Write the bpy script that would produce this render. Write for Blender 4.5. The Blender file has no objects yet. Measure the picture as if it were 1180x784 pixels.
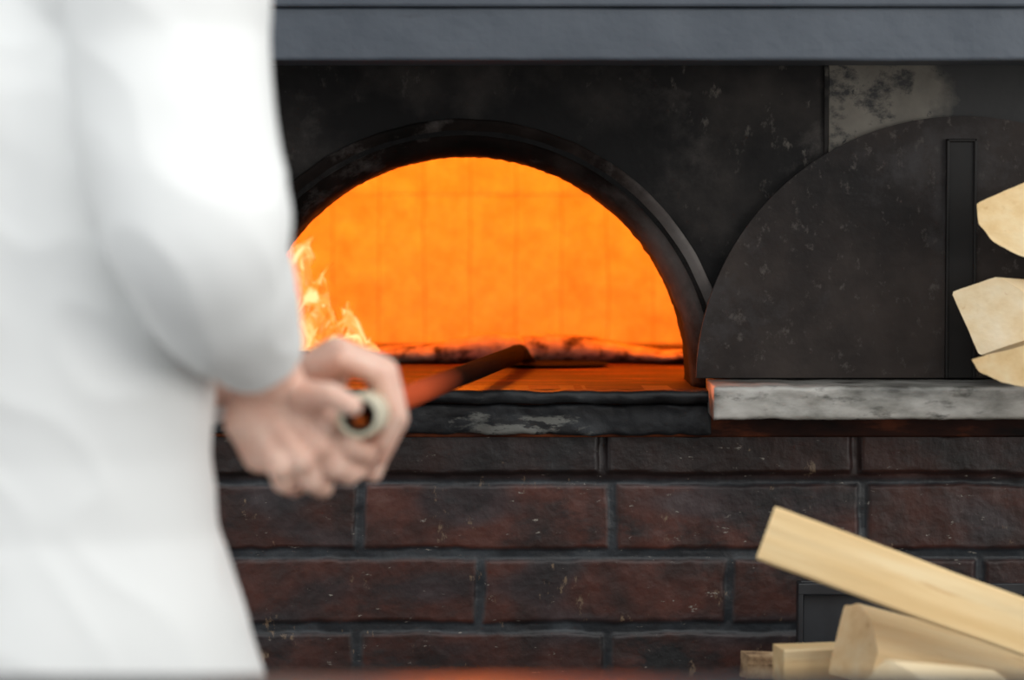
import bpy, bmesh, math, random
from mathutils import Vector, Matrix, noise as mn
random.seed(4)
scene=bpy.context.scene
scene.view_settings.view_transform='Standard'
scene.view_settings.look='None'
FPX=3850.0
CAM=Vector((0,-3.5,1.285)); T=math.atan(202/FPX)
FW=Vector((0,math.cos(T),-math.sin(T))); UP=Vector((0,math.sin(T),math.cos(T)))
def P(px,py,y=0.0):
    d=FW+Vector((1,0,0))*((px-590)/FPX)+UP*((392-py)/FPX)
    return CAM+d*((y-CAM.y)/d.y)
def X(px,y=0): return P(px,392,y).x
def Z(py,y=0): return P(590,py,y).z
COL=scene.collection
def sstep(a,b,x):
    t=max(0,min(1,(x-a)/(b-a))); return t*t*(3-2*t)
# ---------------------------------------------------------------- materials
def mat(name, ramp, scale=5, detail=6, rough=0.6, metal=0.0, stretch=(1,1,1), bump=0.2, bscale=None, bdist=0.002,
        overlay=None, overlay2=None, overlay3=None, sss=0, attr=None, rough_var=0.0, spec=None, mask=None, soot=None, soot_amp=0.45, grad=None):
    m=bpy.data.materials.new(name); m.use_nodes=True; nt=m.node_tree; N=nt.nodes; L=nt.links
    b=N['Principled BSDF']; tc=N.new('ShaderNodeTexCoord'); mp=N.new('ShaderNodeMapping')
    mp.inputs['Scale'].default_value=stretch; L.new(tc.outputs['Object'],mp.inputs['Vector'])
    n=N.new('ShaderNodeTexNoise'); n.inputs['Scale'].default_value=scale; n.inputs['Detail'].default_value=detail; n.inputs['Roughness'].default_value=0.6
    L.new(mp.outputs[0],n.inputs['Vector'])
    def rampn(rp):
        r=N.new('ShaderNodeValToRGB'); els=r.color_ramp.elements
        while len(els)<len(rp): els.new(0.5)
        for e,(p,c) in zip(els,rp): e.position=p; e.color=(*c,1)
        L.new(n.outputs['Fac'],r.inputs['Fac']); return r.outputs['Color']
    col=rampn(ramp)
    if attr or mask:
        a=N.new('ShaderNodeAttribute'); a.attribute_name='mask'; sp=N.new('ShaderNodeSeparateColor'); L.new(a.outputs['Color'],sp.inputs[0])
    if attr:
        mx=N.new('ShaderNodeMixRGB'); mx.blend_type='MULTIPLY'; mx.inputs['Fac'].default_value=1
        L.new(col,mx.inputs[1]); cc=N.new('ShaderNodeCombineColor')
        for k in range(3): L.new(sp.outputs[1],cc.inputs[k])
        L.new(cc.outputs[0],mx.inputs[2]); col=mx.outputs[0]
    if mask:
        c2=rampn(mask); mx=N.new('ShaderNodeMixRGB'); L.new(sp.outputs[0],mx.inputs[0]); L.new(c2,mx.inputs[1]); L.new(col,mx.inputs[2]); col=mx.outputs[0]
    def ov(col,o):
        sc,lo,hi,c,st=o
        mp2=N.new('ShaderNodeMapping'); mp2.inputs['Scale'].default_value=st; mp2.inputs['Location'].default_value=(3.1,1.7,sc*0.1)
        L.new(tc.outputs['Object'],mp2.inputs['Vector'])
        n2=N.new('ShaderNodeTexNoise'); n2.inputs['Scale'].default_value=sc; n2.inputs['Detail'].default_value=9; n2.inputs['Roughness'].default_value=0.68
        L.new(mp2.outputs[0],n2.inputs['Vector'])
        mr=N.new('ShaderNodeMapRange'); mr.inputs['From Min'].default_value=lo; mr.inputs['From Max'].default_value=hi
        L.new(n2.outputs['Fac'],mr.inputs['Value'])
        mx=N.new('ShaderNodeMixRGB'); L.new(mr.outputs[0],mx.inputs['Fac']); L.new(col,mx.inputs[1]); mx.inputs[2].default_value=(*c,1)
        return mx.outputs[0]
    for o in (overlay,overlay2,overlay3):
        if o: col=ov(col,o)
    if soot:
        cen,ri,ro,sc_=soot
        sub=N.new('ShaderNodeVectorMath'); sub.operation='SUBTRACT'; sub.inputs[1].default_value=cen; L.new(tc.outputs['Object'],sub.inputs[0])
        ln=N.new('ShaderNodeVectorMath'); ln.operation='LENGTH'; L.new(sub.outputs[0],ln.inputs[0])
        nn=N.new('ShaderNodeTexNoise'); nn.inputs['Scale'].default_value=9; nn.inputs['Detail'].default_value=11; nn.inputs['Roughness'].default_value=0.65; L.new(tc.outputs['Object'],nn.inputs['Vector'])
        ma=N.new('ShaderNodeMath'); ma.operation='MULTIPLY_ADD'; ma.inputs[1].default_value=soot_amp; L.new(nn.outputs['Fac'],ma.inputs[0]); L.new(ln.outputs['Value'],ma.inputs[2])
        mr=N.new('ShaderNodeMapRange'); mr.inputs['From Min'].default_value=ri+soot_amp/2; mr.inputs['From Max'].default_value=ro+soot_amp/2; L.new(ma.outputs[0],mr.inputs['Value'])
        mx=N.new('ShaderNodeMixRGB'); L.new(mr.outputs[0],mx.inputs[0]); mx.inputs[1].default_value=(*sc_,1); L.new(col,mx.inputs[2]); col=mx.outputs[0]
    if grad:
        sx=N.new('ShaderNodeSeparateXYZ'); L.new(tc.outputs['Object'],sx.inputs[0])
        mr=N.new('ShaderNodeMapRange'); mr.inputs['From Min'].default_value=grad[0]; mr.inputs['From Max'].default_value=grad[1]; L.new(sx.outputs['Y'],mr.inputs['Value'])
        mx=N.new('ShaderNodeMixRGB'); L.new(mr.outputs[0],mx.inputs[0]); mx.inputs[1].default_value=(*grad[2],1); L.new(col,mx.inputs[2]); col=mx.outputs[0]
    L.new(col,b.inputs['Base Color'])
    b.inputs['Roughness'].default_value=rough; b.inputs['Metallic'].default_value=metal
    if spec is not None: b.inputs['Specular IOR Level'].default_value=spec
    if rough_var:
        mr=N.new('ShaderNodeMapRange'); mr.inputs['To Min'].default_value=rough-rough_var; mr.inputs['To Max'].default_value=rough+rough_var
        mr.inputs['From Min'].default_value=0.3; mr.inputs['From Max'].default_value=0.7
        L.new(n.outputs['Fac'],mr.inputs['Value']); L.new(mr.outputs[0],b.inputs['Roughness'])
    if sss:
        b.inputs['Subsurface Weight'].default_value=sss; b.inputs['Subsurface Radius'].default_value=(0.02,0.007,0.004); b.inputs['Subsurface Scale'].default_value=0.5
    if bump:
        n3=N.new('ShaderNodeTexNoise'); n3.inputs['Scale'].default_value=bscale or scale*4; n3.inputs['Detail'].default_value=6
        L.new(mp.outputs[0],n3.inputs['Vector'])
        bp=N.new('ShaderNodeBump'); bp.inputs['Strength'].default_value=bump; bp.inputs['Distance'].default_value=bdist
        L.new(n3.outputs['Fac'],bp.inputs['Height']); L.new(bp.outputs[0],b.inputs['Normal'])
    return m
HZ=Z(448)
LX,RX=-1.05,1.05
acx=X(535); acz=Z(444); AR=0.239
top=1.85
M_steel=mat('sooty_steel',[(0.38,(0.003,0.003,0.0033)),(0.5,(0.011,0.0097,0.0093)),(0.62,(0.036,0.031,0.028))],scale=4,detail=12,rough=0.55,metal=0.0,bump=0.5,bscale=45,spec=0.15,
            overlay=(10,0.53,0.66,(0.055,0.048,0.044),(1,1,1)),overlay2=(60,0.60,0.68,(0.09,0.08,0.07),(1,1,0.6)),rough_var=0.15,
            soot=((acx,0,acz+0.02-(HZ+top)/2),0.26,0.40,(0.003,0.0027,0.0027)))  # dark round the mouth: soot, plus some of the beam's shade painted in
zc=(HZ+acz+0.279)/2
M_collar=mat('burnt_collar_steel',[(0.38,(0.003,0.0025,0.002)),(0.52,(0.010,0.007,0.006)),(0.66,(0.032,0.024,0.021))],scale=8,detail=11,rough=0.75,metal=0.0,bump=0.6,bscale=45,rough_var=0.1,spec=0.06,
            overlay=(9,0.58,0.70,(0.055,0.048,0.045),(1,1,1)),soot=((0.245,-0.075,acz+0.14-zc),0.0,0.14,(0.12,0.108,0.102)),soot_amp=0.34)  # this mask puts a paler grey patch on the arch's right side
M_door=mat('door_steel',[(0.38,(0.008,0.006,0.0055)),(0.5,(0.019,0.0140,0.0122)),(0.64,(0.038,0.029,0.025))],scale=5,detail=12,rough=0.5,metal=0.0,bump=0.4,bscale=60,spec=0.2,
            overlay=(80,0.58,0.68,(0.066,0.056,0.050),(1,1,0.8)),overlay2=(7,0.55,0.72,(0.042,0.039,0.040),(1,1,1)),rough_var=0.15)
M_strap=mat('strap_steel',[(0.3,(0.004,0.004,0.004)),(0.7,(0.016,0.014,0.013))],scale=8,rough=0.45,metal=0.0,spec=0.25)
M_beam=mat('painted_beam',[(0.3,(0.050,0.062,0.080)),(0.7,(0.075,0.089,0.110))],scale=8,detail=9,rough=0.5,metal=0.0,bump=0.4,bscale=70,overlay=(14,0.60,0.75,(0.035,0.038,0.046),(0.3,1,1)))
M_brick=mat('soot_brick',[(0.3,(0.012,0.006,0.005)),(0.45,(0.032,0.011,0.008)),(0.58,(0.060,0.018,0.012)),(0.75,(0.085,0.036,0.026))],scale=16,detail=10,rough=0.5,bump=0.5,bscale=110,attr=True,
            mask=[(0.3,(0.008,0.009,0.011)),(0.5,(0.017,0.021,0.026)),(0.68,(0.038,0.046,0.054))],
            overlay=(9,0.53,0.66,(0.009,0.009,0.010),(1,1,1.6)),overlay2=(32,0.64,0.685,(0.16,0.11,0.07),(1.5,1,0.8)),overlay3=(120,0.65,0.69,(0.24,0.22,0.19),(0.5,1,1.2)))
M_sill=mat('sooty_stone',[(0.3,(0.003,0.003,0.004)),(0.5,(0.008,0.009,0.010)),(0.72,(0.028,0.031,0.034))],scale=14,detail=10,rough=0.5,bump=0.6,bscale=60,bdist=0.003,spec=0.3,
            overlay=(70,0.65,0.72,(0.10,0.10,0.09),(0.6,1,1.5)))
M_bed=mat('chipped_mortar_bed',[(0.3,(0.004,0.004,0.005)),(0.5,(0.010,0.011,0.013)),(0.72,(0.035,0.038,0.042))],scale=14,detail=10,rough=0.6,bump=0.7,bscale=60,bdist=0.003,spec=0.3,
            overlay=(8,0.555,0.60,(0.12,0.12,0.11),(0.6,1,2.0)),overlay2=(30,0.52,0.56,(0.012,0.012,0.013),(0.6,1,2)))
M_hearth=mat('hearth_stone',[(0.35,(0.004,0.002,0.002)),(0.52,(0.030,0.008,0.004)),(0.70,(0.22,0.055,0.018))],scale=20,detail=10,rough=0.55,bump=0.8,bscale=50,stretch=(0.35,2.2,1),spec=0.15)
M_marble=mat('marble',[(0.30,(0.07,0.067,0.060)),(0.44,(0.22,0.215,0.195)),(0.55,(0.36,0.35,0.325)),(0.7,(0.48,0.47,0.44))],scale=20,detail=12,rough=0.45,bump=0.3,bscale=80,stretch=(0.6,1,1.5),
            overlay=(40,0.54,0.65,(0.06,0.058,0.050),(0.5,1,1.4)))
M_coat=mat('white_cotton',[(0.3,(0.84,0.85,0.84)),(0.7,(0.88,0.885,0.875))],scale=3,rough=0.85,bump=0.25,bscale=400,bdist=0.0005)
M_skin=mat('skin',[(0.3,(0.72,0.41,0.31)),(0.5,(0.82,0.52,0.41)),(0.7,(0.87,0.62,0.51))],scale=40,rough=0.5,bump=0.2,bscale=150,sss=0.15,bdist=0.001)
M_hair=mat('dark_hair',[(0.3,(0.02,0.012,0.008)),(0.7,(0.05,0.03,0.02))],scale=60,stretch=(1,1,0.1),rough=0.5)
M_trouser=mat('dark_cotton',[(0.3,(0.03,0.03,0.035)),(0.7,(0.05,0.05,0.055))],scale=20,rough=0.9)
M_shoe=mat('black_leather',[(0.3,(0.01,0.01,0.01)),(0.7,(0.02,0.02,0.02))],scale=20,rough=0.35)
M_iron=mat('blackened_iron',[(0.3,(0.004,0.003,0.003)),(0.7,(0.014,0.010,0.009))],scale=20,rough=0.8,metal=0.0,stretch=(1,0.2,1),spec=0.02)
M_shaft=mat('red_black_shaft',[(0.3,(0.004,0.003,0.003)),(0.7,(0.012,0.008,0.007))],scale=20,rough=0.8,metal=0.0,stretch=(1,0.2,1),spec=0.01,grad=(-0.30,-0.02,(0.52,0.085,0.03)))  # colour runs from red-orange near the grip to black towards the tip
M_grip=mat('ivory_grip',[(0.3,(0.60,0.55,0.40)),(0.7,(0.74,0.70,0.55))],scale=20,rough=0.4)
M_orange=mat('orange_glow',[(0.3,(0.8,0.12,0.01)),(0.7,(0.9,0.2,0.02))],scale=20,rough=0.4)
M_bread=mat('toasted_crust',[(0.32,(0.012,0.007,0.006)),(0.40,(0.10,0.065,0.055)),(0.48,(0.30,0.22,0.19)),(0.75,(0.50,0.40,0.34))],scale=34,detail=9,rough=0.9,bump=0.6,bscale=80,bdist=0.003,spec=0.1)
M_char=mat('charred_wood',[(0.3,(0.008,0.006,0.005)),(0.7,(0.06,0.03,0.02))],scale=25,rough=0.9,bump=0.8)
M_counter=mat('brushed_steel_top',[(0.3,(0.05,0.05,0.055)),(0.7,(0.08,0.08,0.085))],scale=10,rough=0.36,metal=0.5,stretch=(0.1,3,1),bump=0.05)
M_floor=mat('floor_tile',[(0.3,(0.16,0.11,0.09)),(0.7,(0.22,0.16,0.13))],scale=4,rough=0.5)
M_rack=mat('rack_steel',[(0.3,(0.012,0.013,0.016)),(0.7,(0.028,0.030,0.034))],scale=12,rough=0.45,metal=0.1)
M_sheet=mat('rack_sheet',[(0.3,(0.010,0.011,0.014)),(0.7,(0.028,0.032,0.038))],scale=12,rough=0.5,metal=0.0)
M_bark=mat('bark',[(0.35,(0.10,0.05,0.025)),(0.5,(0.40,0.26,0.14)),(0.7,(0.66,0.50,0.32))],scale=40,rough=0.9,bump=0.8)
def wood_mat(name,c1,c2,c3):
    return mat(name,[(0.3,c1),(0.5,c2),(0.7,c3)],scale=40,detail=8,stretch=(0.08,1,1),rough=0.7,bump=0.6,bscale=120,bdist=0.0012,
       overlay=(80,0.60,0.70,(c1[0]*0.80,c1[1]*0.68,c1[2]*0.55),(0.05,1,1)))
M_wood=[wood_mat('split_wood_pale',(0.76,0.52,0.24),(0.87,0.64,0.34),(0.92,0.74,0.45)),
        wood_mat('split_wood_warm',(0.80,0.54,0.26),(0.90,0.66,0.36),(0.94,0.75,0.47)),
        wood_mat('split_wood_light',(0.80,0.61,0.35),(0.88,0.72,0.47),(0.92,0.79,0.57))]
def firebrick():
    m=bpy.data.materials.new('firebrick'); m.use_nodes=True; nt=m.node_tree;N=nt.nodes;L=nt.links;b=N['Principled BSDF']
    tc=N.new('ShaderNodeTexCoord'); sx=N.new('ShaderNodeSeparateXYZ'); L.new(tc.outputs['Object'],sx.inputs[0])
    cb=N.new('ShaderNodeCombineXYZ'); L.new(sx.outputs['X'],cb.inputs['X']); L.new(sx.outputs['Z'],cb.inputs['Y'])
    n0=N.new('ShaderNodeTexNoise'); n0.inputs['Scale'].default_value=9; n0.inputs['Detail'].default_value=6
    L.new(tc.outputs['Object'],n0.inputs['Vector'])
    ad=N.new('ShaderNodeVectorMath'); ad.operation='MULTIPLY_ADD'; ad.inputs[1].default_value=(0.010,0.010,0); L.new(n0.outputs['Color'],ad.inputs[0]); L.new(cb.outputs[0],ad.inputs[2])
    br=N.new('ShaderNodeTexBrick'); L.new(ad.outputs[0],br.inputs['Vector'])
    br.offset=0.0; br.inputs['Scale'].default_value=1; br.inputs['Brick Width'].default_value=0.060; br.inputs['Row Height'].default_value=2.0
    br.inputs['Mortar Size'].default_value=0.0006; br.inputs['Mortar Smooth'].default_value=0.2
    br.inputs['Color1'].default_value=(0.70,0.69,0.7,1); br.inputs['Color2'].default_value=(0.70,0.69,0.7,1); br.inputs['Mortar'].default_value=(0.48,0.22,0.2,1)
    n=N.new('ShaderNodeTexNoise'); n.inputs['Scale'].default_value=26; n.inputs['Detail'].default_value=12; n.inputs['Roughness'].default_value=0.7; L.new(tc.outputs['Object'],n.inputs['Vector'])
    r=N.new('ShaderNodeValToRGB'); r.color_ramp.elements[0].position=0.3; r.color_ramp.elements[0].color=(0.85,0.58,0.5,1); r.color_ramp.elements[1].position=0.65; r.color_ramp.elements[1].color=(1,1,1,1)
    L.new(n.outputs['Fac'],r.inputs['Fac'])
    mx=N.new('ShaderNodeMixRGB'); mx.blend_type='MULTIPLY'; mx.inputs['Fac'].default_value=1; L.new(br.outputs['Color'],mx.inputs[1]); L.new(r.outputs[0],mx.inputs[2])
    L.new(mx.outputs[0],b.inputs['Base Color']); b.inputs['Roughness'].default_value=0.95; b.inputs['Specular IOR Level'].default_value=0.1
    bp=N.new('ShaderNodeBump'); bp.inputs['Strength'].default_value=0.6; bp.inputs['Distance'].default_value=0.003; L.new(n.outputs['Fac'],bp.inputs['Height']); L.new(bp.outputs[0],b.inputs['Normal'])
    return m
M_fire=firebrick()
def flame_mat():
    m=bpy.data.materials.new('flame'); m.use_nodes=True; nt=m.node_tree;N=nt.nodes;L=nt.links
    for n in list(N): N.remove(n)
    out=N.new('ShaderNodeOutputMaterial'); tc=N.new('ShaderNodeTexCoord'); mp=N.new('ShaderNodeMapping'); mp.inputs['Scale'].default_value=(1,1,0.6)
    L.new(tc.outputs['Object'],mp.inputs[0])
    n=N.new('ShaderNodeTexNoise'); n.inputs['Scale'].default_value=30; n.inputs['Detail'].default_value=6; n.inputs['Distortion'].default_value=1.2; L.new(mp.outputs[0],n.inputs['Vector'])
    r=N.new('ShaderNodeValToRGB'); e=r.color_ramp.elements; e[0].position=0.36; e[0].color=(1,0.11,0.005,1); e[1].position=0.62; e[1].color=(1,0.72,0.30,1)
    x=e.new(0.49); x.color=(1,0.30,0.035,1)
    L.new(n.outputs['Fac'],r.inputs[0])
    em=N.new('ShaderNodeEmission'); em.inputs['Strength'].default_value=1.35; L.new(r.outputs[0],em.inputs['Color'])
    tr=N.new('ShaderNodeBsdfTransparent'); mx=N.new('ShaderNodeMixShader')
    mr=N.new('ShaderNodeMapRange'); mr.inputs['From Min'].default_value=0.32; mr.inputs['From Max'].default_value=0.54; L.new(n.outputs['Fac'],mr.inputs['Value'])
    L.new(mr.outputs[0],mx.inputs[0]); L.new(tr.outputs[0],mx.inputs[1]); L.new(em.outputs[0],mx.inputs[2]); L.new(mx.outputs[0],out.inputs['Surface'])
    return m
M_flame=flame_mat()
# ---------------------------------------------------------------- object helpers
def new_obj(name,me,parent=None,mats=(),smooth=False,label=None,category=None,origin='center'):
    vs=[v.co for v in me.vertices]
    a=Vector((min(v.x for v in vs),min(v.y for v in vs),min(v.z for v in vs))); b=Vector((max(v.x for v in vs),max(v.y for v in vs),max(v.z for v in vs)))
    c=(a+b)/2
    if origin=='base': c.z=a.z
    me.transform(Matrix.Translation(-c))
    o=bpy.data.objects.new(name,me); COL.objects.link(o)
    o.location=c
    if parent:
        o.parent=parent
        o.location=c-Vector(parent['_w'])
    o['_w']=tuple(c)
    for m in mats: me.materials.append(m)
    if smooth: me.polygons.foreach_set('use_smooth',[True]*len(me.polygons))
    if label: o['label']=label
    if category: o['category']=category
    return o
def empty(name,loc,label,category):
    o=bpy.data.objects.new(name,None); COL.objects.link(o); o.location=loc; o.empty_display_size=0.1; o['_w']=tuple(loc)
    o['label']=label; o['category']=category
    return o
def me_from(bm,name='m'):
    bmesh.ops.recalc_face_normals(bm,faces=bm.faces)
    me=bpy.data.meshes.new(name); bm.to_mesh(me); bm.free(); return me
def add_box(bm,x0,x1,y0,y1,z0,z1,bev=0.0,seg=2):
    g=bmesh.ops.create_cube(bm,size=1); vs=g['verts']
    for v in vs:
        v.co=Vector((x0+(v.co.x+0.5)*(x1-x0),y0+(v.co.y+0.5)*(y1-y0),z0+(v.co.z+0.5)*(z1-z0)))
    if bev:
        es=list(set(e for v in vs for e in v.link_edges))
        bmesh.ops.bevel(bm,geom=es,offset=bev,segments=seg,affect='EDGES',profile=0.5)
def loft_x(prof,x0,x1,step,disp):
    bm=bmesh.new(); nx=int((x1-x0)/step); rings=[]
    for i in range(nx+1):
        x=x0+(x1-x0)*i/nx
        rings.append([bm.verts.new(disp(Vector((x,y,z)))) for y,z in prof])
    k=len(prof)
    for i in range(nx):
        for j in range(k): bm.faces.new((rings[i][j],rings[i][(j+1)%k],rings[i+1][(j+1)%k],rings[i+1][j]))
    bm.faces.new(rings[0]); bm.faces.new(rings[-1])
    return bm
def rrect(y0,y1,z0,z1,r,nz=5):
    pr=[]
    for i in range(5):
        a=math.pi+math.pi/2*i/4; pr.append((y0+r+r*math.cos(a),z0+r+r*math.sin(a)))
    pr+= [(y1,z0),(y1,z1)]
    for i in range(5):
        a=math.pi/2+math.pi/2*i/4; pr.append((y0+r+r*math.cos(a),z1-r+r*math.sin(a)))
    for i in range(1,nz): pr.append((y0,z1-r-(z1-z0-2*r)*i/nz))
    return pr
def tube(bm,pts,rad,seg=24,cap=True):
    rings=[]; n=len(pts); prev=None
    for i in range(n):
        t=(pts[min(i+1,n-1)]-pts[max(i-1,0)]).normalized()
        if prev is None:
            u=Vector((0,0,1)).cross(t)
            if u.length<0.1: u=Vector((1,0,0)).cross(t)
            u.normalize()
        else:
            u=(prev-t*prev.dot(t)).normalized()
        prev=u; v=t.cross(u)
        ra,rb=(rad[i] if isinstance(rad[i],tuple) else (rad[i],rad[i]))
        rings.append([bm.verts.new(pts[i]+u*ra*math.cos(2*math.pi*k/seg)+v*rb*math.sin(2*math.pi*k/seg)) for k in range(seg)])
    for i in range(n-1):
        for k in range(seg):
            bm.faces.new((rings[i][k],rings[i][(k+1)%seg],rings[i+1][(k+1)%seg],rings[i+1][k]))
    if cap:
        bm.faces.new(rings[0]); bm.faces.new(rings[-1])
    return rings
def spline(ctrl,vals,n=8):
    out=[];ov=[]
    m=len(ctrl)
    for i in range(m-1):
        p0,p1,p2,p3=ctrl[max(i-1,0)],ctrl[i],ctrl[i+1],ctrl[min(i+2,m-1)]
        for j in range(n):
            t=j/n
            q=0.5*((2*p1)+(p2-p0)*t+(2*p0-5*p1+4*p2-p3)*t*t+(3*p1-p0-3*p2+p3)*t**3)
            out.append(q)
            s=t*t*(3-2*t)
            a,b=vals[i],vals[i+1]
            ov.append(a*(1-s)+b*s)
    out.append(ctrl[-1].copy()); ov.append(vals[-1])
    return out,ov
def bake(me,mods):
    sc=bpy.data.scenes.new('scratch'); o=bpy.data.objects.new('tmp',me); sc.collection.objects.link(o)
    for typ,kw in mods:
        m=o.modifiers.new('m',typ)
        for k,v in kw.items(): setattr(m,k,v)
    vl=sc.view_layers[0]; vl.update(); dg=vl.depsgraph; dg.update()
    r=bpy.data.meshes.new_from_object(o.evaluated_get(dg))
    bpy.data.objects.remove(o); bpy.data.scenes.remove(sc); return r
TPL={}
for s in (2,3,4):
    b=bmesh.new(); bmesh.ops.create_icosphere(b,subdivisions=s,radius=1.0)
    b.verts.ensure_lookup_table(); TPL[s]=([v.co.copy() for v in b.verts],[tuple(v.index for v in f.verts) for f in b.faces]); b.free()
class LB:
    def __init__(s): s.v=[]; s.f=[]
    def mesh(s):
        me=bpy.data.meshes.new('m'); me.from_pydata(s.v,[],s.f); me.update(); return me
def ball(lb,c,r,sub=3,sc=None,rot=None):
    V,Fc=TPL[sub]; o=len(lb.v)
    for p in V:
        q=Vector((p.x*sc[0],p.y*sc[1],p.z*sc[2]))*r if sc else p*r
        if rot: q=rot@q
        lb.v.append((q.x+c.x,q.y+c.y,q.z+c.z))
    for f in Fc: lb.f.append((f[0]+o,f[1]+o,f[2]+o))
def limb(lb,a,b,ra,rb):
    ax=(b-a)
    if ax.length>1e-5:
        t=ax.normalized(); u=t.cross(Vector((0,0,1)))
        if u.length<0.1: u=t.cross(Vector((1,0,0)))
        u.normalize(); v=t.cross(u); n=20; o=len(lb.v)
        for c,r in ((a,ra),(b,rb)):
            for k in range(n):
                q=c+u*r*math.cos(2*math.pi*k/n)+v*r*math.sin(2*math.pi*k/n); lb.v.append(tuple(q))
        for k in range(n): lb.f.append((o+k,o+n+k,o+n+(k+1)%n,o+(k+1)%n))
        lb.f.append(tuple(o+k for k in range(n))); lb.f.append(tuple(o+n+k for k in reversed(range(n))))
    ball(lb,a,ra); ball(lb,b,rb)
# ---------------------------------------------------------------- OVEN
oven=empty('wood_fired_oven',(0,0.4,0),'sooty brick and black steel wood-fired oven with a glowing arched mouth','oven')
def arched_wall(r,x0,x1,z0,z1,y0,y1,n=64):
    bm=bmesh.new()
    d=z0-acz; a0=math.asin(d/r)
    ap=[(acx-r*math.cos(a0+(math.pi-2*a0)*i/n),acz+r*math.sin(a0+(math.pi-2*a0)*i/n)) for i in range(n+1)]
    def prism(pts):
        a=[bm.verts.new((x,y0,z)) for x,z in pts]; b=[bm.verts.new((x,y1,z)) for x,z in pts]
        bm.faces.new(a); bm.faces.new(list(reversed(b)))
        for i in range(len(pts)): bm.faces.new((a[i],b[i],b[(i+1)%len(pts)],a[(i+1)%len(pts)]))
    prism([(x0,z0),(ap[0][0],z0),(ap[0][0],z1),(x0,z1)])
    prism([(ap[-1][0],z0),(x1,z0),(x1,z1),(ap[-1][0],z1)])
    for i in range(n):
        if abs(ap[i+1][0]-ap[i][0])<1e-6: continue
        prism([ap[i],ap[i+1],(ap[i+1][0],z1),(ap[i][0],z1)])
    return bm
me=me_from(arched_wall(0.262,LX,RX,HZ,top,0.0,0.02)); new_obj('facade_panel',me,oven,[M_steel],label='soot-blackened steel front sheet')
bm=bmesh.new(); add_box(bm,X(948),X(953),-0.005,0.0,Z(186),Z(60),0.001)
new_obj('seam_strip',me_from(bm),oven,[M_steel])
def peel_mat():
    m=mat('peeling_paint',[(0.3,(0.08,0.070,0.056)),(0.6,(0.17,0.152,0.124))],scale=10,rough=0.6,bump=0.4,
          overlay=(12,0.51,0.58,(0.010,0.009,0.009),(1,1,1.3)),overlay2=(60,0.59,0.64,(0.010,0.009,0.009),(1,1,1)))
    nt=m.node_tree;N=nt.nodes;L=nt.links; b=N['Principled BSDF']
    src=b.inputs['Base Color'].links[0].from_socket
    tc=N.new('ShaderNodeTexCoord'); sx=N.new('ShaderNodeSeparateXYZ'); L.new(tc.outputs['Object'],sx.inputs[0])
    nn=N.new('ShaderNodeTexNoise'); nn.inputs['Scale'].default_value=25; nn.inputs['Detail'].default_value=8; L.new(tc.outputs['Object'],nn.inputs['Vector'])
    ma=N.new('ShaderNodeMath'); ma.operation='MULTIPLY_ADD'; ma.inputs[1].default_value=0.10; L.new(nn.outputs['Fac'],ma.inputs[0]); L.new(sx.outputs['X'],ma.inputs[2])
    mr=N.new('ShaderNodeMapRange'); mr.inputs['From Min'].default_value=-0.005; mr.inputs['From Max'].default_value=0.02; L.new(ma.outputs[0],mr.inputs['Value'])
    mx=N.new('ShaderNodeMixRGB'); L.new(mr.outputs[0],mx.inputs[0]); L.new(src,mx.inputs[1]); mx.inputs[2].default_value=(0.010,0.010,0.010,1); L.new(mx.outputs[0],b.inputs['Base Color'])
    return m
bm=bmesh.new(); add_box(bm,X(953),X(1300),-0.004,0.0,Z(200),Z(60),0.001)
new_obj('upper_panel',me_from(bm),oven,[peel_mat()],label='steel panel with peeling pale paint and soot spots')
# collar
prof=[(0.279,0.0),(0.279,-0.003),(0.2783,-0.0042),(0.276,-0.0045),(0.2735,-0.004),(0.262,0.003),(0.250,0.014),(0.2425,0.030),(0.240,0.05),(0.239,0.16),(0.262,0.16),(0.262,0.0)]
bm=bmesh.new(); rings=[]; n=160
a0=math.asin((HZ-acz)/0.25)
for i in range(n+1):
    a=a0+(math.pi-2*a0)*i/n
    rr=[]
    for r,y in prof:
        rj=r+ (0.0012*mn.noise(Vector((i*0.55,y*30,0)))+0.001*mn.noise(Vector((i*1.7,y*30,4))) if r<0.245 else 0.0012*mn.noise(Vector((i*0.2,y*30,0))))
        rr.append(bm.verts.new((acx+rj*math.cos(a),y,acz+rj*math.sin(a))))
    rings.append(rr)
for i in range(n):
    for k in range(len(prof)):
        bm.faces.new((rings[i][k],rings[i+1][k],rings[i+1][(k+1)%len(prof)],rings[i][(k+1)%len(prof)]))
bm.faces.new(rings[0]); bm.faces.new(rings[-1])
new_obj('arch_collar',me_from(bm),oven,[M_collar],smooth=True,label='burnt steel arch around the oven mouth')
# chamber
bm=arched_wall(0.262,-0.75,0.65,HZ,1.55,0.16,0.22)
add_box(bm,-0.75,0.65,0.88,0.98,HZ,1.55)
add_box(bm,-0.79,-0.70,0.16,0.98,HZ,1.55)
add_box(bm,0.60,0.69,0.16,0.98,HZ,1.55)
add_box(bm,-0.75,0.65,0.16,0.98,1.45,1.6)
add_box(bm,-0.70,0.60,0.8765,0.882,Z(224,0.87),Z(100,0.87),0.001)
new_obj('oven_chamber',me_from(bm),oven,[M_fire],label='glowing firebrick baking chamber')
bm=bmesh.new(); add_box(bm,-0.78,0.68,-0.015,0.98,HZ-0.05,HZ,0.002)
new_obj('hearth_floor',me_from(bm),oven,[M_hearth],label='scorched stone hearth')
def dsp(y0,amp,fr,seed):
    def d(p):
        if p.y<y0+0.02:
            q=p*fr+Vector((seed,0,0))
            return p+Vector((0,amp*mn.fractal(q,1.0,2.0,5),amp*0.6*mn.fractal(q+Vector((5,5,5)),1.0,2.0,4)))
        return p
    return d
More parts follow.
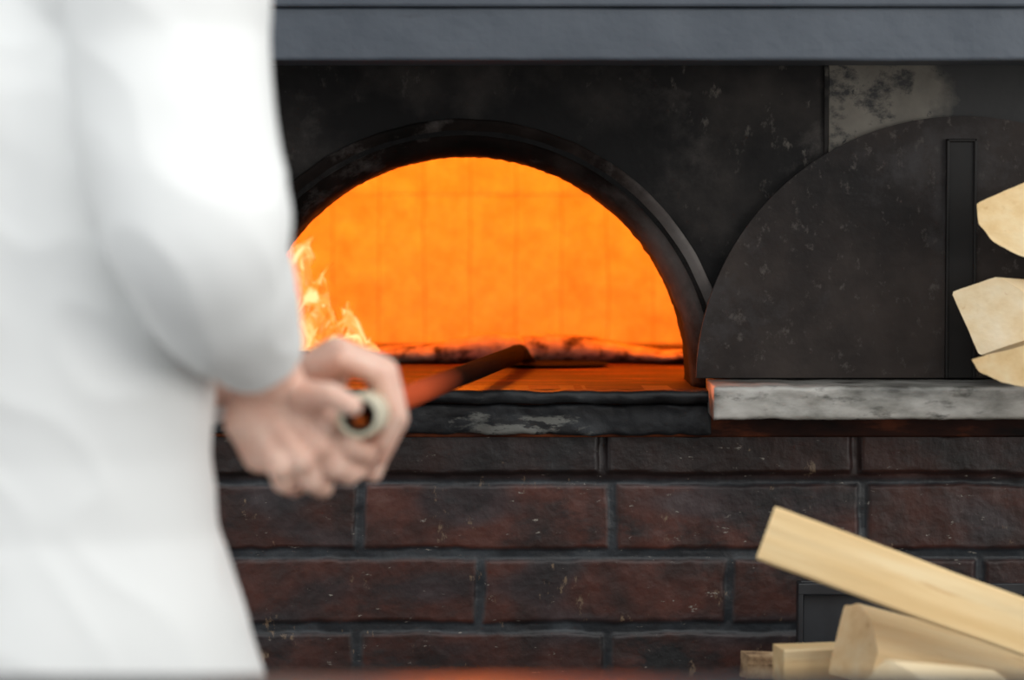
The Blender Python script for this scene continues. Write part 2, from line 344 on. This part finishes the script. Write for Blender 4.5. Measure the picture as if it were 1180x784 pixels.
bm=loft_x(rrect(-0.034,0.05,Z(463),HZ,0.006,5),LX,X(820),0.004,dsp(-0.034,0.0030,26,0))
new_obj('hearth_sill',me_from(bm),oven,[M_sill],smooth=True,label='black sooty stone sill')
bm=loft_x(rrect(-0.024,0.05,Z(499),Z(464),0.004,9),LX,X(818),0.004,dsp(-0.024,0.0045,30,9))
new_obj('sill_bed',me_from(bm),oven,[M_bed],smooth=True,label='chipped sooty mortar bed with pale patches')
# brick base
rp=Z(558)-Z(643.5); pitch=290/1100
rows=[(Z(497),Z(547),985,0.75,-0.006)]
jn=[705,552,700]
for k in range(3): rows.append((Z(557.5)-k*rp,Z(557.5)-k*rp-(Z(558)-Z(633.5)),jn[k],1.0,0.0))
for k in range(3,7): rows.append((Z(557.5)-k*rp,Z(557.5)-k*rp-(Z(558)-Z(633.5)),552+145*(k%2),1.0,0.0))
gx0,gx1,gz0,gz1=-0.62,0.72,Z(557.5)-5.0*rp,HZ
st=0.0022; nx=int((gx1-gx0)/st); nz=int((gz1-gz0)/st)
V=[];Cc=[];tints={}; zs=Z(549); xs=X(870)
for j in range(nz+1):
    z=gz0+(gz1-gz0)*j/nz
    for i in range(nx+1):
        x=gx0+(gx1-gx0)*i/nx
        w1=mn.noise(Vector((x*14,z*14,0)))*0.0026+mn.noise(Vector((x*60,z*60,0)))*0.0014
        w2=mn.noise(Vector((x*14,z*14,7)))*0.0026+mn.noise(Vector((x*60,z*60,7)))*0.0014
        xw,zw=x+w1,z+w2; m=0;t=1;off=0
        for ri,(zt,zb,jp,dk,yo) in enumerate(rows):
            if zb<=zw<=zt:
                u=(xw-X(jp))/pitch; bi=math.floor(u); fx=(u-bi)*pitch
                d=min(fx-0.0035,pitch-fx-0.0035,zt-zw,zw-zb)
                m=sstep(0.0,0.0035,d)
                key=(ri,bi)
                if key not in tints: tints[key]=random.uniform(0.7,1.3)*dk
                t=tints[key]; off=yo
                break
        fr=mn.fractal(Vector((x*30,z*30,2)),1.0,2.0,5)
        smear=sstep(0.0,0.45,mn.noise(Vector((x*11,z*22,5))))
        y=-(m*0.0042)-0.0009*fr-(1-m)*(0.003*max(0,mn.noise(Vector((x*25,z*40,1)))+0.2))+off*m
        mk=m*(1-0.6*smear)
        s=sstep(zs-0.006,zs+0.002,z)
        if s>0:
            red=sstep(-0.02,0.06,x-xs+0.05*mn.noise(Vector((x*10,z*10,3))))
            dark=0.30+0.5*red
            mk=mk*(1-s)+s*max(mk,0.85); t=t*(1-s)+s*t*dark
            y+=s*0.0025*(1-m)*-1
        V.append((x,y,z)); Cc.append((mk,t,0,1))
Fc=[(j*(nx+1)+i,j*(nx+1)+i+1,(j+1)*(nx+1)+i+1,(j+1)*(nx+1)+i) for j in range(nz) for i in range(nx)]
def core(x0,x1,y0,y1,z0,z1):
    o=len(V)
    for x in (x0,x1):
        for y in (y0,y1):
            for z in (z0,z1): V.append((x,y,z)); Cc.append((1,0.6,0,1))
    for f in ((0,1,3,2),(4,6,7,5),(0,4,5,1),(2,3,7,6),(0,2,6,4),(1,5,7,3)): Fc.append(tuple(o+q for q in f))
core(LX,RX,0.012,1.0,0.0,HZ-0.051); core(LX,gx0,0.0,0.05,0,HZ); core(gx1,RX,0.0,0.05,0,HZ); core(gx0,gx1,0.0,0.05,0,gz0)
me=bpy.data.meshes.new('b'); me.from_pydata(V,[],Fc); me.update()
ca=me.color_attributes.new('mask','FLOAT_COLOR','POINT')
ca.data.foreach_set('color',[q for c in Cc for q in c])
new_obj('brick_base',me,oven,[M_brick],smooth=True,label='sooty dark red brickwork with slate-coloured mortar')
# marble ledge
bm=loft_x(rrect(-0.13,0.03,Z(484,-0.13),Z(446,-0.13),0.004,6),X(823,-0.13),RX,0.004,dsp(-0.13,0.0026,32,3))
new_obj('marble_ledge',me_from(bm),oven,[M_marble],smooth=True,label='weathered grey-white marble shelf')
MZ=Z(446,-0.13)
bm=bmesh.new(); add_box(bm,X(822),RX,-0.01,0.02,MZ-0.04,HZ+0.004,0.001)
new_obj('door_threshold',me_from(bm),oven,[M_steel])
# closed door
dcx=X(1110,-0.03); dcz=Z(441,-0.03); dr=0.277
dz=Z(437,-0.03)
bm=bmesh.new()
pts=[(dcx+dr*math.cos(math.pi*i/96),max(dz,dcz+dr*math.sin(math.pi*i/96))) for i in range(97)]
a=[bm.verts.new((x,-0.016,z)) for x,z in pts]; b=[bm.verts.new((x,-0.010,z)) for x,z in pts]
f1=bm.faces.new(a); bm.faces.new(list(reversed(b)))
for i in range(97): bm.faces.new((a[i],b[i],b[(i+1)%97],a[(i+1)%97]))
bmesh.ops.bevel(bm,geom=list(f1.edges),offset=0.0006,segments=2,affect='EDGES')
door=new_obj('oven_door',me_from(bm),oven,[M_door],label='closed half-round steel oven door')
bm=bmesh.new(); x0,x1=X(1092,-0.04),X(1127,-0.04); z0,z1=dz,Z(160,-0.04)
add_box(bm,x0,x1,-0.020,-0.016,z0,z1,0.001); add_box(bm,x0,x0+0.003,-0.024,-0.016,z0,z1,0.001); add_box(bm,x1-0.003,x1,-0.024,-0.016,z0,z1,0.001)
add_box(bm,x0,x1,-0.024,-0.016,z1-0.003,z1,0.001)
new_obj('door_strap',me_from(bm),door,[M_strap],label='vertical channel strap')
# beam
zb=Z(70,-0.16); zt=Z(8,-0.16)
bm=loft_x(rrect(-0.16,0.0,zb,zt,0.004,6),LX,RX,0.01,dsp(-0.16,0.0012,12,2)); 
add_box(bm,LX,RX,-0.167,0.0,zt,zt+0.03,0.003)
new_obj('hood_beam',me_from(bm),oven,[M_beam],label='blue-grey painted steel hood beam')
bm=bmesh.new(); add_box(bm,LX,RX,-0.1,1.0,zt+0.03,2.3,0.002)
new_obj('hood',me_from(bm),oven,[M_beam])
# ---------------------------------------------------------------- FIRE, LOGS, BREAD
def flame(base,h,w,lean,seed):
    bm=bmesh.new(); pts=[];rad=[]
    for i in range(19):
        t=i/18
        wob=mn.noise_vector(Vector((seed,t*2.2,0)))*0.35*h*t
        pts.append(Vector(base)+Vector((lean*h*t*t+wob.x*0.5,wob.y*0.3,h*t)))
        r=w*(0.6+0.9*math.sin(math.pi*min(1,t*1.2+0.15)))*(1-t)**0.65+0.0006
        rad.append((r,r*0.5))
    tube(bm,pts,rad,18)
    for v in bm.verts:
        q=mn.noise_vector(v.co*34+Vector((seed,0,0))); v.co+=Vector((q.x,q.y,q.z))*0.011
    return bm
fb=bmesh.new()
specs=[(318,398,0.40,0.14,0.034,0.1),(334,402,0.44,0.140,0.036,0.0),(350,402,0.38,0.110,0.036,0.1),(370,404,0.42,0.080,0.034,-0.1),(392,404,0.38,0.058,0.032,0.2),(408,402,0.40,0.046,0.028,-0.3),(296,400,0.38,0.15,0.030,0.4),(342,330,0.44,0.065,0.026,-0.3),(384,402,0.36,0.052,0.030,-0.1),(362,350,0.40,0.045,0.022,0.5),(425,408,0.40,0.022,0.024,0.2),(346,310,0.42,0.040,0.018,0.4),(398,406,0.34,0.030,0.036,0.1)]
for i,(px,py,y,h,w,l) in enumerate(specs):
    m=me_from(flame(P(px,py,y),h,w,l,i*3.7)); fb.from_mesh(m)
fire=new_obj('fire',me_from(fb),None,[M_flame],smooth=True,label='orange and yellow flames licking over burning logs',category='fire')
fire['kind']='stuff'
def log_mesh(p0,p1,sec,seed=0,amp=0.001,nseg=18,slant0=0.0,slant1=0.0,up=Vector((0,0,1))):
    ax=(p1-p0); Lh=ax.length; ax.normalize(); s=ax.cross(up).normalized(); u=s.cross(ax)
    bm=bmesh.new(); rings=[]
    ds=[]
    for i in range(len(sec)):
        a=Vector((*sec[i],0)); b=Vector((*sec[(i+1)%len(sec)],0))
        for t in (0.04,0.2,0.35,0.5,0.65,0.8,0.96): ds.append(a.lerp(b,t))
    for i in range(nseg+1):
        t=i/nseg; x=-Lh/2+Lh*t; r=[]
        for q in ds:
            nz=mn.noise_vector(Vector((x*7+seed*7,q.x*28,q.y*28)))*amp*1.6+mn.noise_vector(Vector((x*3+seed*7,q.x*160,q.y*160)))*amp*0.6
            xx=x+slant0*q.x*max(0,1-t*3)+slant1*q.x*max(0,t*3-2)
            r.append(bm.verts.new((xx,q.x+nz.y,q.y+nz.z)))
        rings.append(r)
    k=len(ds)
    for i in range(nseg):
        for j in range(k): bm.faces.new((rings[i][j],rings[i][(j+1)%k],rings[i+1][(j+1)%k],rings[i+1][j]))
    bm.faces.new(rings[0]); bm.faces.new(rings[-1])
    me=me_from(bm)
    Rm=Matrix((ax,s,u)).transposed().to_4x4()
    return me,Matrix.Translation((p0+p1)/2)@Rm
def firewood(name,p0,p1,sec,m,label,category='firewood',group='split firewood in the rack',**kw):
    me,M=log_mesh(p0,p1,sec,**kw)
    o=bpy.data.objects.new(name,me); COL.objects.link(o); o.matrix_world=M; me.materials.append(m)
    o['label']=label;o['category']=category
    if group:o['group']=group
    return o
rect=lambda a,b:[(-a,-b),(a,-b),(a,b),(-a,b)]
firewood('burning_log',Vector((-0.40,0.46,HZ+0.022)),Vector((-0.20,0.50,HZ+0.022)),rect(0.022,0.018),M_char,'charred log burning on the oven hearth',group='burning logs',amp=0.004,seed=2)
firewood('burning_log',Vector((-0.42,0.60,HZ+0.020)),Vector((-0.22,0.57,HZ+0.020)),rect(0.018,0.016),M_char,'charred log burning on the oven hearth',group='burning logs',amp=0.004,seed=5)
def bread(px0,px1,y,tops,seed,label):
    bm=bmesh.new(); n=90; pts=[];rad=[]
    def topz(px):
        for (a,pa),(b,pb) in zip(tops,tops[1:]):
            if a<=px<=b: return pa+(pb-pa)*sstep(0,1,(px-a)/(b-a))
        return tops[-1][1]
    for i in range(n+1):
        t=i/n; px=px0+(px1-px0)*t
        h=max(0.004,(Z(topz(px),y)-HZ)*0.5)*min(1,0.25+math.sqrt(math.sin(math.pi*min(max(t,0.003),0.997)))*2.2)
        p=P(px,411,y); pts.append(Vector((p.x,y+0.01*math.sin(t*5+seed),HZ+h))); rad.append((0.034+0.008*mn.noise(Vector((t*4,seed,3))),h))
    tube(bm,pts,rad,32)
    for v in bm.verts:
        v.co+=mn.noise_vector(v.co*35)*0.0018+mn.noise_vector(v.co*110)*0.0007
        if v.co.z<HZ+0.0005: v.co.z=HZ+0.0005
    return new_obj('flatbread',me_from(bm),None,[M_bread],smooth=True,label=label,category='bread')
b1=bread(418,600,0.46,[(418,405),(450,400),(500,396),(530,389),(555,384),(580,383),(600,387)],1.0,'toasted flatbread with a puffed charred crust on the hearth')
b2=bread(601,800,0.46,[(600,386),(630,384),(660,387),(700,393),(740,400),(770,403),(800,402)],6.0,'long brown flatbread with blistered crust on the hearth')
for b in (b1,b2): b['group']='flatbreads baking on the hearth'
# ---------------------------------------------------------------- PEEL
A=P(413,480,-0.90); B=P(598,407,0.30)
peel=empty('pizza_peel',tuple(A),'long-handled iron pizza peel reaching into the oven','pizza peel')
def pipe(p0,p1,ro,ri,seg=40):
    bm=bmesh.new(); ax=(p1-p0).normalized(); u=ax.cross(Vector((0,0,1))).normalized(); v=ax.cross(u)
    def ring(c,r): return [bm.verts.new(c+u*r*math.cos(2*math.pi*k/seg)+v*r*math.sin(2*math.pi*k/seg)) for k in range(seg)]
    bv=0.0012
    R=[ring(p0+ax*bv,ro),ring(p1,ro),ring(p1,ri),ring(p0+ax*bv,ri),ring(p0,ri+bv*0.6),ring(p0,ro-bv)]
    for i in range(len(R)):
        a,b=R[i],R[(i+1)%len(R)]
        for k in range(seg): bm.faces.new((a[k],a[(k+1)%seg],b[(k+1)%seg],b[k]))
    return bm
ax=(B-A).normalized()
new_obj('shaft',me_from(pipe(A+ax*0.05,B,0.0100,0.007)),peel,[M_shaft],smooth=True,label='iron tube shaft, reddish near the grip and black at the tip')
new_obj('grip',me_from(pipe(A,A+ax*0.09,0.0170,0.0134)),peel,[M_grip],label='ivory-coloured hollow grip')
new_obj('grip_lining',me_from(pipe(A+ax*0.002,A+ax*0.085,0.0132,0.0112)),peel,[M_shoe])
lb=LB(); ball(lb,A+ax*0.020-Vector((0.002,0,0.005)),0.006,3,(1,1,0.8)); new_obj('grip_glow',lb.mesh(),peel,[M_orange],smooth=True,label='small orange bead added for the glow inside the grip')  # added bead, stands in for the orange glow inside the hollow grip
bm=bmesh.new(); bc=Vector((B.x+0.035,B.y+0.085,HZ+0.0035))
pr=[(0.045,-0.0012),(0.048,0.0),(0.045,0.0012)]
rg=[]
for i in range(64):
    a=2*math.pi*i/64; rg.append([bm.verts.new(bc+Vector((1.5*r*math.cos(a),r*math.sin(a),z+0.0))) for r,z in pr])
for i in range(64):
    for k in range(2): bm.faces.new((rg[i][k],rg[(i+1)%64][k],rg[(i+1)%64][k+1],rg[i][k+1]))
bm.faces.new([r[0] for r in rg]); bm.faces.new([r[2] for r in rg])
tube(bm,[B-ax*0.03,B,B+ax*0.03+Vector((0,0,-0.006)),Vector((B.x+0.010,B.y+0.065,HZ+0.007))],[(0.0106,0.0106),(0.0112,0.010),(0.012,0.006),(0.010,0.002)],20)
new_obj('blade',me_from(bm),peel,[M_iron],smooth=False,label='flat rounded iron blade')
# ---------------------------------------------------------------- FIREWOOD outside
firewood('firewood',P(890,617,-0.48),P(1330,779,-0.38),rect(0.022,0.0255),M_wood[0],'long squared pale split log leaning across the pile',slant0=-0.7,seed=1)
firewood('firewood',P(988,741,-0.38),P(1350,832,-0.24),[(-0.03,-0.034),(0.03,-0.036),(0.030,-0.004),(0.012,0.022),(-0.012,0.036),(-0.03,0.030)],M_wood[1],'wedge-shaped tan split log lying in the rack',slant0=0.2,seed=2)
firewood('firewood',P(897,767,-0.315),P(986,764,-0.30),rect(0.02,0.018),M_wood[0],'narrow pale split stick lying under other logs',seed=3)
firewood('firewood',P(857,768,-0.22),P(1130,776,-0.17),rect(0.015,0.012),M_bark,'thin stick with rough brown bark in the rack',seed=4,amp=0.003)
firewood('firewood',P(1030,793,-0.58),P(1150,803,-0.50),[(-0.03,-0.03),(0.03,-0.03),(0.02,0.014),(-0.01,0.024),(-0.03,0.0)],M_wood[2],'short bright pale split chunk on top of the pile',seed=5,slant0=0.4)
g2='firewood stacked on the marble shelf'
firewood('firewood',P(1178,250,-0.18),P(1360,290,-0.10),[(-0.034,0.006),(-0.030,-0.014),(-0.018,-0.029),(0.0,-0.038),(0.024,-0.043),(0.050,-0.02),(0.050,0.024),(0.004,0.040)],M_wood[0],'curved quarter-split pale log stacked high on the shelf',group=g2,seed=6,slant0=1.0)
firewood('firewood',P(1146,362,-0.16),P(1360,378,-0.09),[(-0.038,0.018),(-0.010,-0.042),(0.030,-0.022),(0.034,0.018),(0.0,0.038)],M_wood[2],'blocky pale split log with a smooth cut end',group=g2,seed=7,slant0=0.80)
firewood('firewood',P(1157,420,-0.23),P(1360,436,-0.17),[(-0.030,0.002),(-0.022,-0.010),(0.0,-0.018),(0.034,-0.020),(0.036,0.018),(0.02,0.022)],M_wood[0],'triangular pale split log lying on the marble shelf',group=g2,seed=8,slant0=0.7)
# rack
rx0=X(920,-0.10); rx1=rx0+0.62; rz=0.700
rack=empty('firewood_rack',((rx0+rx1)/2,-0.3,0),'black angle-steel rack holding split firewood against the oven','rack')
for (x,y,z1) in [(rx0,-0.10,Z(671,-0.10)),(rx1,-0.10,Z(671,-0.10)),(rx0,-0.66,rz),(rx1,-0.66,rz)]:
    bm=bmesh.new(); sx_=1 if x==rx0 else -1
    add_box(bm,min(x,x+sx_*0.005),max(x,x+sx_*0.005),y-0.0125,y+0.0125,0,z1,0.001); add_box(bm,min(x,x+sx_*0.025),max(x,x+sx_*0.025),y+0.0085,y+0.0125,0,z1,0.001)
    new_obj('post',me_from(bm),rack,[M_rack])
bm=bmesh.new(); add_box(bm,rx0,rx1,-0.113,-0.107,Z(684,-0.1),Z(671,-0.1),0.001); new_obj('rail',me_from(bm),rack,[M_rack])
bm=bmesh.new(); add_box(bm,rx0+0.006,rx1-0.006,-0.100,-0.096,rz,Z(686,-0.1),0.001); new_obj('back_sheet',me_from(bm),rack,[M_sheet])
bm=bmesh.new(); add_box(bm,rx0,rx1,-0.67,-0.09,rz-0.02,rz,0.002); new_obj('shelf',me_from(bm),rack,[M_rack])
# ---------------------------------------------------------------- COUNTER
cy=-1.32; cz=Z(777,cy)
ctr=empty('steel_counter',(0,-1.6,0),'dark brushed steel kitchen counter with a glossy top','counter')
bm=bmesh.new(); add_box(bm,-1.2,1.2,-1.95,cy,cz-0.035,cz,0.004,3); new_obj('worktop',me_from(bm),ctr,[M_counter])
bm=bmesh.new(); add_box(bm,-1.17,1.17,-1.92,cy-0.03,0.10,cz-0.035,0.003); add_box(bm,-1.15,1.15,-1.88,cy-0.06,0.0,0.10); new_obj('cabinet_body',me_from(bm),ctr,[M_rack])
# ---------------------------------------------------------------- PERSON
C=Vector((-0.413,-0.85,0)); FA=math.radians(55)
F=Vector((math.cos(FA),math.sin(FA),0)); R=Vector((math.sin(FA),-math.cos(FA),0))
def B3(r,f,z): return C+R*r+F*f+Vector((0,0,z))
rsh=P(180,-45,-0.98); rel=P(236,300,-1.01); rwr=P(314,442,-0.87)
lsh=B3(-0.19,0.0,1.42); lel=Vector((-0.44,-0.50,1.13)); lwr=P(345,445,-0.765)
lb=LB(); RM=Matrix((R,F,Vector((0,0,1)))).transposed()
for z,a,b in [(0.86,0.13,0.10),(0.95,0.135,0.10),(1.05,0.12,0.095),(1.15,0.125,0.10),(1.25,0.14,0.105),(1.33,0.14,0.10),(1.40,0.13,0.085)]:
    ball(lb,B3(0,0,z),1,3,(a,b,0.10),RM)
limb(lb,B3(0,0,1.42),B3(0,0.02,1.56),0.06,0.052)
for s in (rsh,lsh): limb(lb,B3(0,0,1.40),s,0.06,0.052)
Hc=B3(0,0.045,1.655)
ball(lb,Hc,1,3,(0.073,0.092,0.105),RM); ball(lb,Hc+F*0.025-Vector((0,0,0.055)),1,3,(0.058,0.062,0.055),RM)
ball(lb,Hc+F*0.092-Vector((0,0,0.018)),1,2,(0.012,0.018,0.020),RM)
for s in (-1,1): ball(lb,Hc+R*s*0.074-Vector((0,0,0.012)),1,2,(0.008,0.018,0.030),RM); ball(lb,Hc+R*s*0.03+F*0.078+Vector((0,0,0.008)),0.012,2)
ball(lb,Hc+F*0.080-Vector((0,0,0.055)),1,2,(0.024,0.010,0.008),RM)
limb(lb,rsh,rel,0.044,0.034); limb(lb,rel,rwr,0.034,0.0260)
limb(lb,lsh,lel,0.046,0.036); limb(lb,lel,lwr,0.036,0.0265)
for s in (-1,1):
    limb(lb,B3(s*0.09,0,0.88),B3(s*0.10,0.02,0.47),0.080,0.052); limb(lb,B3(s*0.10,0.02,0.47),B3(s*0.10,0,0.08),0.05,0.036)
    limb(lb,B3(s*0.10,-0.03,0.045),B3(s*0.11,0.15,0.035),0.036,0.028)
def finger(js,rs):
    for i in range(len(js)-1): limb(lb,js[i],js[i+1],rs[i],rs[i+1])
# near (right) hand: closed over the end of the shaft, knuckles towards the viewer
rh=[
 [(380,490,-0.872),(400,514,-0.866),(422,524,-0.835),(426,508,-0.815)],
 [(368,513,-0.876),(384,538,-0.868),(402,548,-0.838),(402,532,-0.815)],
 [(347,529,-0.880),(356,553,-0.870),(372,562,-0.842),(374,546,-0.820)],
 [(322,536,-0.880),(326,556,-0.870),(340,562,-0.846),(348,548,-0.828)]]
heel=P(289,484,-0.872)
base=[rwr.lerp(heel,t) for t in (-0.10,0.25,0.6,0.95)]
for k,j in enumerate(rh):
    J=[P(*q) for q in j]; rr=[0.0112,0.0096,0.0087,0.0077] if k<3 else [0.0102,0.0088,0.0080,0.0070]
    limb(lb,base[k],J[0],0.0170,0.0108); ball(lb,J[0]-Vector((0,0.003,0)),0.0118,3)
    finger(J,rr)
limb(lb,rwr,P(336,500,-0.862),0.0260,0.018); limb(lb,rwr,heel,0.026,0.022)
limb(lb,heel,P(300,524,-0.868),0.021,0.015)
finger([P(326,456,-0.860),P(354,456,-0.888),P(382,456,-0.905),P(406,468,-0.916)],[0.0165,0.0122,0.0104,0.0083])
# far (left) hand
lh=[
 [(398,414,-0.836),(440,431,-0.842),(456,478,-0.842),(440,510,-0.838)],
 [(394,406,-0.810),(445,426,-0.812),(459,482,-0.812),(438,526,-0.808)],
 [(388,403,-0.784),(441,423,-0.785),(452,482,-0.785),(430,546,-0.785)],
 [(382,406,-0.760),(431,426,-0.760),(442,476,-0.760),(410,542,-0.762)]]
for k,j in enumerate(lh):
    J=[P(*q) for q in j]; rr=[0.0112,0.0098,0.0090,0.0078] if k<3 else [0.010,0.009,0.0085,0.0075]
    limb(lb,lwr+Vector((0,-0.012+0.008*k,0.004)),J[0],0.019,0.0115); finger(J,rr)
limb(lb,lwr,P(378,430,-0.80),0.026,0.018)
finger([P(352,462,-0.81),P(372,505,-0.835),P(392,534,-0.832),P(412,542,-0.828)],[0.017,0.0125,0.011,0.0085])
me=bake(lb.mesh(),[('REMESH',dict(mode='VOXEL',voxel_size=0.0024)),('SMOOTH',dict(factor=0.5,iterations=3))])
person=new_obj('person',me,None,[M_skin],smooth=True,origin='base',label='person in a white coat gripping the peel with both hands',category='person')
lb=LB(); ball(lb,Hc-F*0.012+Vector((0,0,0.014)),1,4,(0.080,0.096,0.108),RM)
bm=bmesh.new(); bm.from_mesh(lb.mesh())
dead=[v for v in bm.verts if ((v.co-Hc).dot(F)>0.055 and v.co.z<Hc.z+0.06) or (v.co.z<Hc.z-0.05)]
bmesh.ops.delete(bm,geom=dead,context='VERTS')
new_obj('hair',me_from(bm),person,[M_hair],smooth=True)
# coat
bm=bmesh.new(); rings=[];seg=72
for z,a,b,fo in [(0.50,0.27,0.20,0.0),(0.70,0.262,0.19,0.0),(0.86,0.246,0.173,0.0),(0.93,0.222,0.156,0.0),(1.0,0.197,0.137,0.0),(1.06,0.193,0.134,0.0),(1.12,0.199,0.137,0.0),(1.22,0.205,0.140,0),(1.34,0.205,0.135,0),(1.43,0.18,0.115,0),(1.475,0.10,0.08,0.0),(1.50,0.075,0.07,0.01)]:
    rings.append([bm.verts.new(B3(a*math.cos(2*math.pi*k/seg),fo+b*math.sin(2*math.pi*k/seg),z)) for k in range(seg)])
for i in range(len(rings)-1):
    for k in range(seg): bm.faces.new((rings[i][k],rings[i][(k+1)%seg],rings[i+1][(k+1)%seg],rings[i+1][k]))
bm.faces.new(rings[0]);bm.faces.new(rings[-1])
cuffR=P(301,411,-0.935)
p,r=spline([B3(0.10,0,1.41),rsh,P(194,60,-0.99),P(208,170,-1.01),P(228,262,-1.03),P(250,328,-1.01),cuffR],[0.085,0.078,0.074,0.073,0.070,0.059,0.038],8)
tube(bm,p,r,32)
p,r=spline([B3(-0.10,0,1.40),lsh,lel,lel.lerp(lwr,0.6),lel.lerp(lwr,0.72)],[0.085,0.075,0.060,0.046,0.042],8)
tube(bm,p,r,32)
me=bake(me_from(bm),[('REMESH',dict(mode='VOXEL',voxel_size=0.005)),('SMOOTH',dict(factor=0.5,iterations=6))])
nrm=[v.normal.copy() for v in me.vertices]
for v,nn_ in zip(me.vertices,nrm):
    q=v.co.copy()
    n1=mn.noise(Vector((q.x*9,q.y*9,q.z*3.5)))*0.007
    cr=1-abs(mn.noise(Vector((q.x*13+3,q.y*13,q.z*15+q.x*12))))*2.0
    n2=max(0,cr)**2*0.0018
    n3=mn.noise(Vector((q.x*8,q.y*8,q.z*1.2+9)))*0.012*(max(0,1.08-q.z)*2)
    v.co=q+nn_*(n1+n2+n3)
new_obj('coat',me,person,[M_coat],smooth=True,label='white cotton long-sleeved coat')
bm=bmesh.new()
for s in (-1,1): tube(bm,[B3(s*0.10,0,0.86),B3(s*0.10,0.02,0.5),B3(s*0.10,0,0.06)],[0.10,0.078,0.062],28)
new_obj('trousers',me_from(bm),person,[M_trouser],smooth=True)
for s in (-1,1):
    lb=LB(); limb(lb,B3(s*0.10,-0.045,0.045),B3(s*0.115,0.17,0.038),0.046,0.038)
    me=bake(lb.mesh(),[('REMESH',dict(mode='VOXEL',voxel_size=0.006)),('SMOOTH',dict(factor=0.5,iterations=4))])
    for v in me.vertices: v.co.z=max(0.001,v.co.z)
    new_obj('shoe',me,person,[M_shoe],smooth=True)
# ---------------------------------------------------------------- ROOM
bm=bmesh.new(); add_box(bm,-3,3,-5,1.5,-0.05,0); o=new_obj('floor',me_from(bm),None,[M_floor]); o['kind']='structure'
# ---------------------------------------------------------------- LIGHTS
def area(name,loc,target,size,power,col):
    l=bpy.data.lights.new(name,'AREA'); l.size=size; l.energy=power; l.color=col
    o=bpy.data.objects.new(name,l); COL.objects.link(o); o.location=loc
    o.rotation_euler=(Vector(target)-Vector(loc)).to_track_quat('-Z','Y').to_euler(); return o
area('ceiling_light',(0.3,-2.2,3.0),(0,-0.6,1.0),1.6,20,(1,0.99,0.97))
area('window_light',(-2.6,-3.2,2.0),(-0.2,-0.7,1.1),1.8,17,(0.96,0.98,1.0))
area('side_light',(2.2,-2.4,1.5),(0.3,-0.3,0.95),1.2,27,(1,0.97,0.92))
def point(loc,p,col,r):
    l=bpy.data.lights.new('fire_light','POINT'); l.energy=p; l.color=col; l.shadow_soft_size=r
    o=bpy.data.objects.new('fire_light',l); COL.objects.link(o); o.location=loc
point((-0.42,0.45,1.25),10,(1,0.175,0.002),0.08)
point((0.38,0.48,1.36),8,(1,0.175,0.002),0.06)
point((-0.05,0.50,1.38),4.5,(1,0.18,0.003),0.05)
point((0.30,0.30,1.30),1.6,(1,0.20,0.01),0.05)
w=bpy.data.worlds.new('World'); scene.world=w; w.use_nodes=True
w.node_tree.nodes['Background'].inputs[0].default_value=(0.95,0.985,1,1); w.node_tree.nodes['Background'].inputs[1].default_value=0.78
# ---------------------------------------------------------------- CAMERA
cd=bpy.data.cameras.new('Camera'); cam=bpy.data.objects.new('Camera',cd); COL.objects.link(cam)
cam.location=CAM; cam.rotation_euler=(math.pi/2-T,0,0)
cd.sensor_width=36; cd.lens=FPX*36/1180; cd.clip_start=0.05
cd.dof.use_dof=True; cd.dof.focus_distance=3.5; cd.dof.aperture_fstop=3.2
scene.camera=cam
for o in bpy.data.objects:
    if '_w' in o: del o['_w']
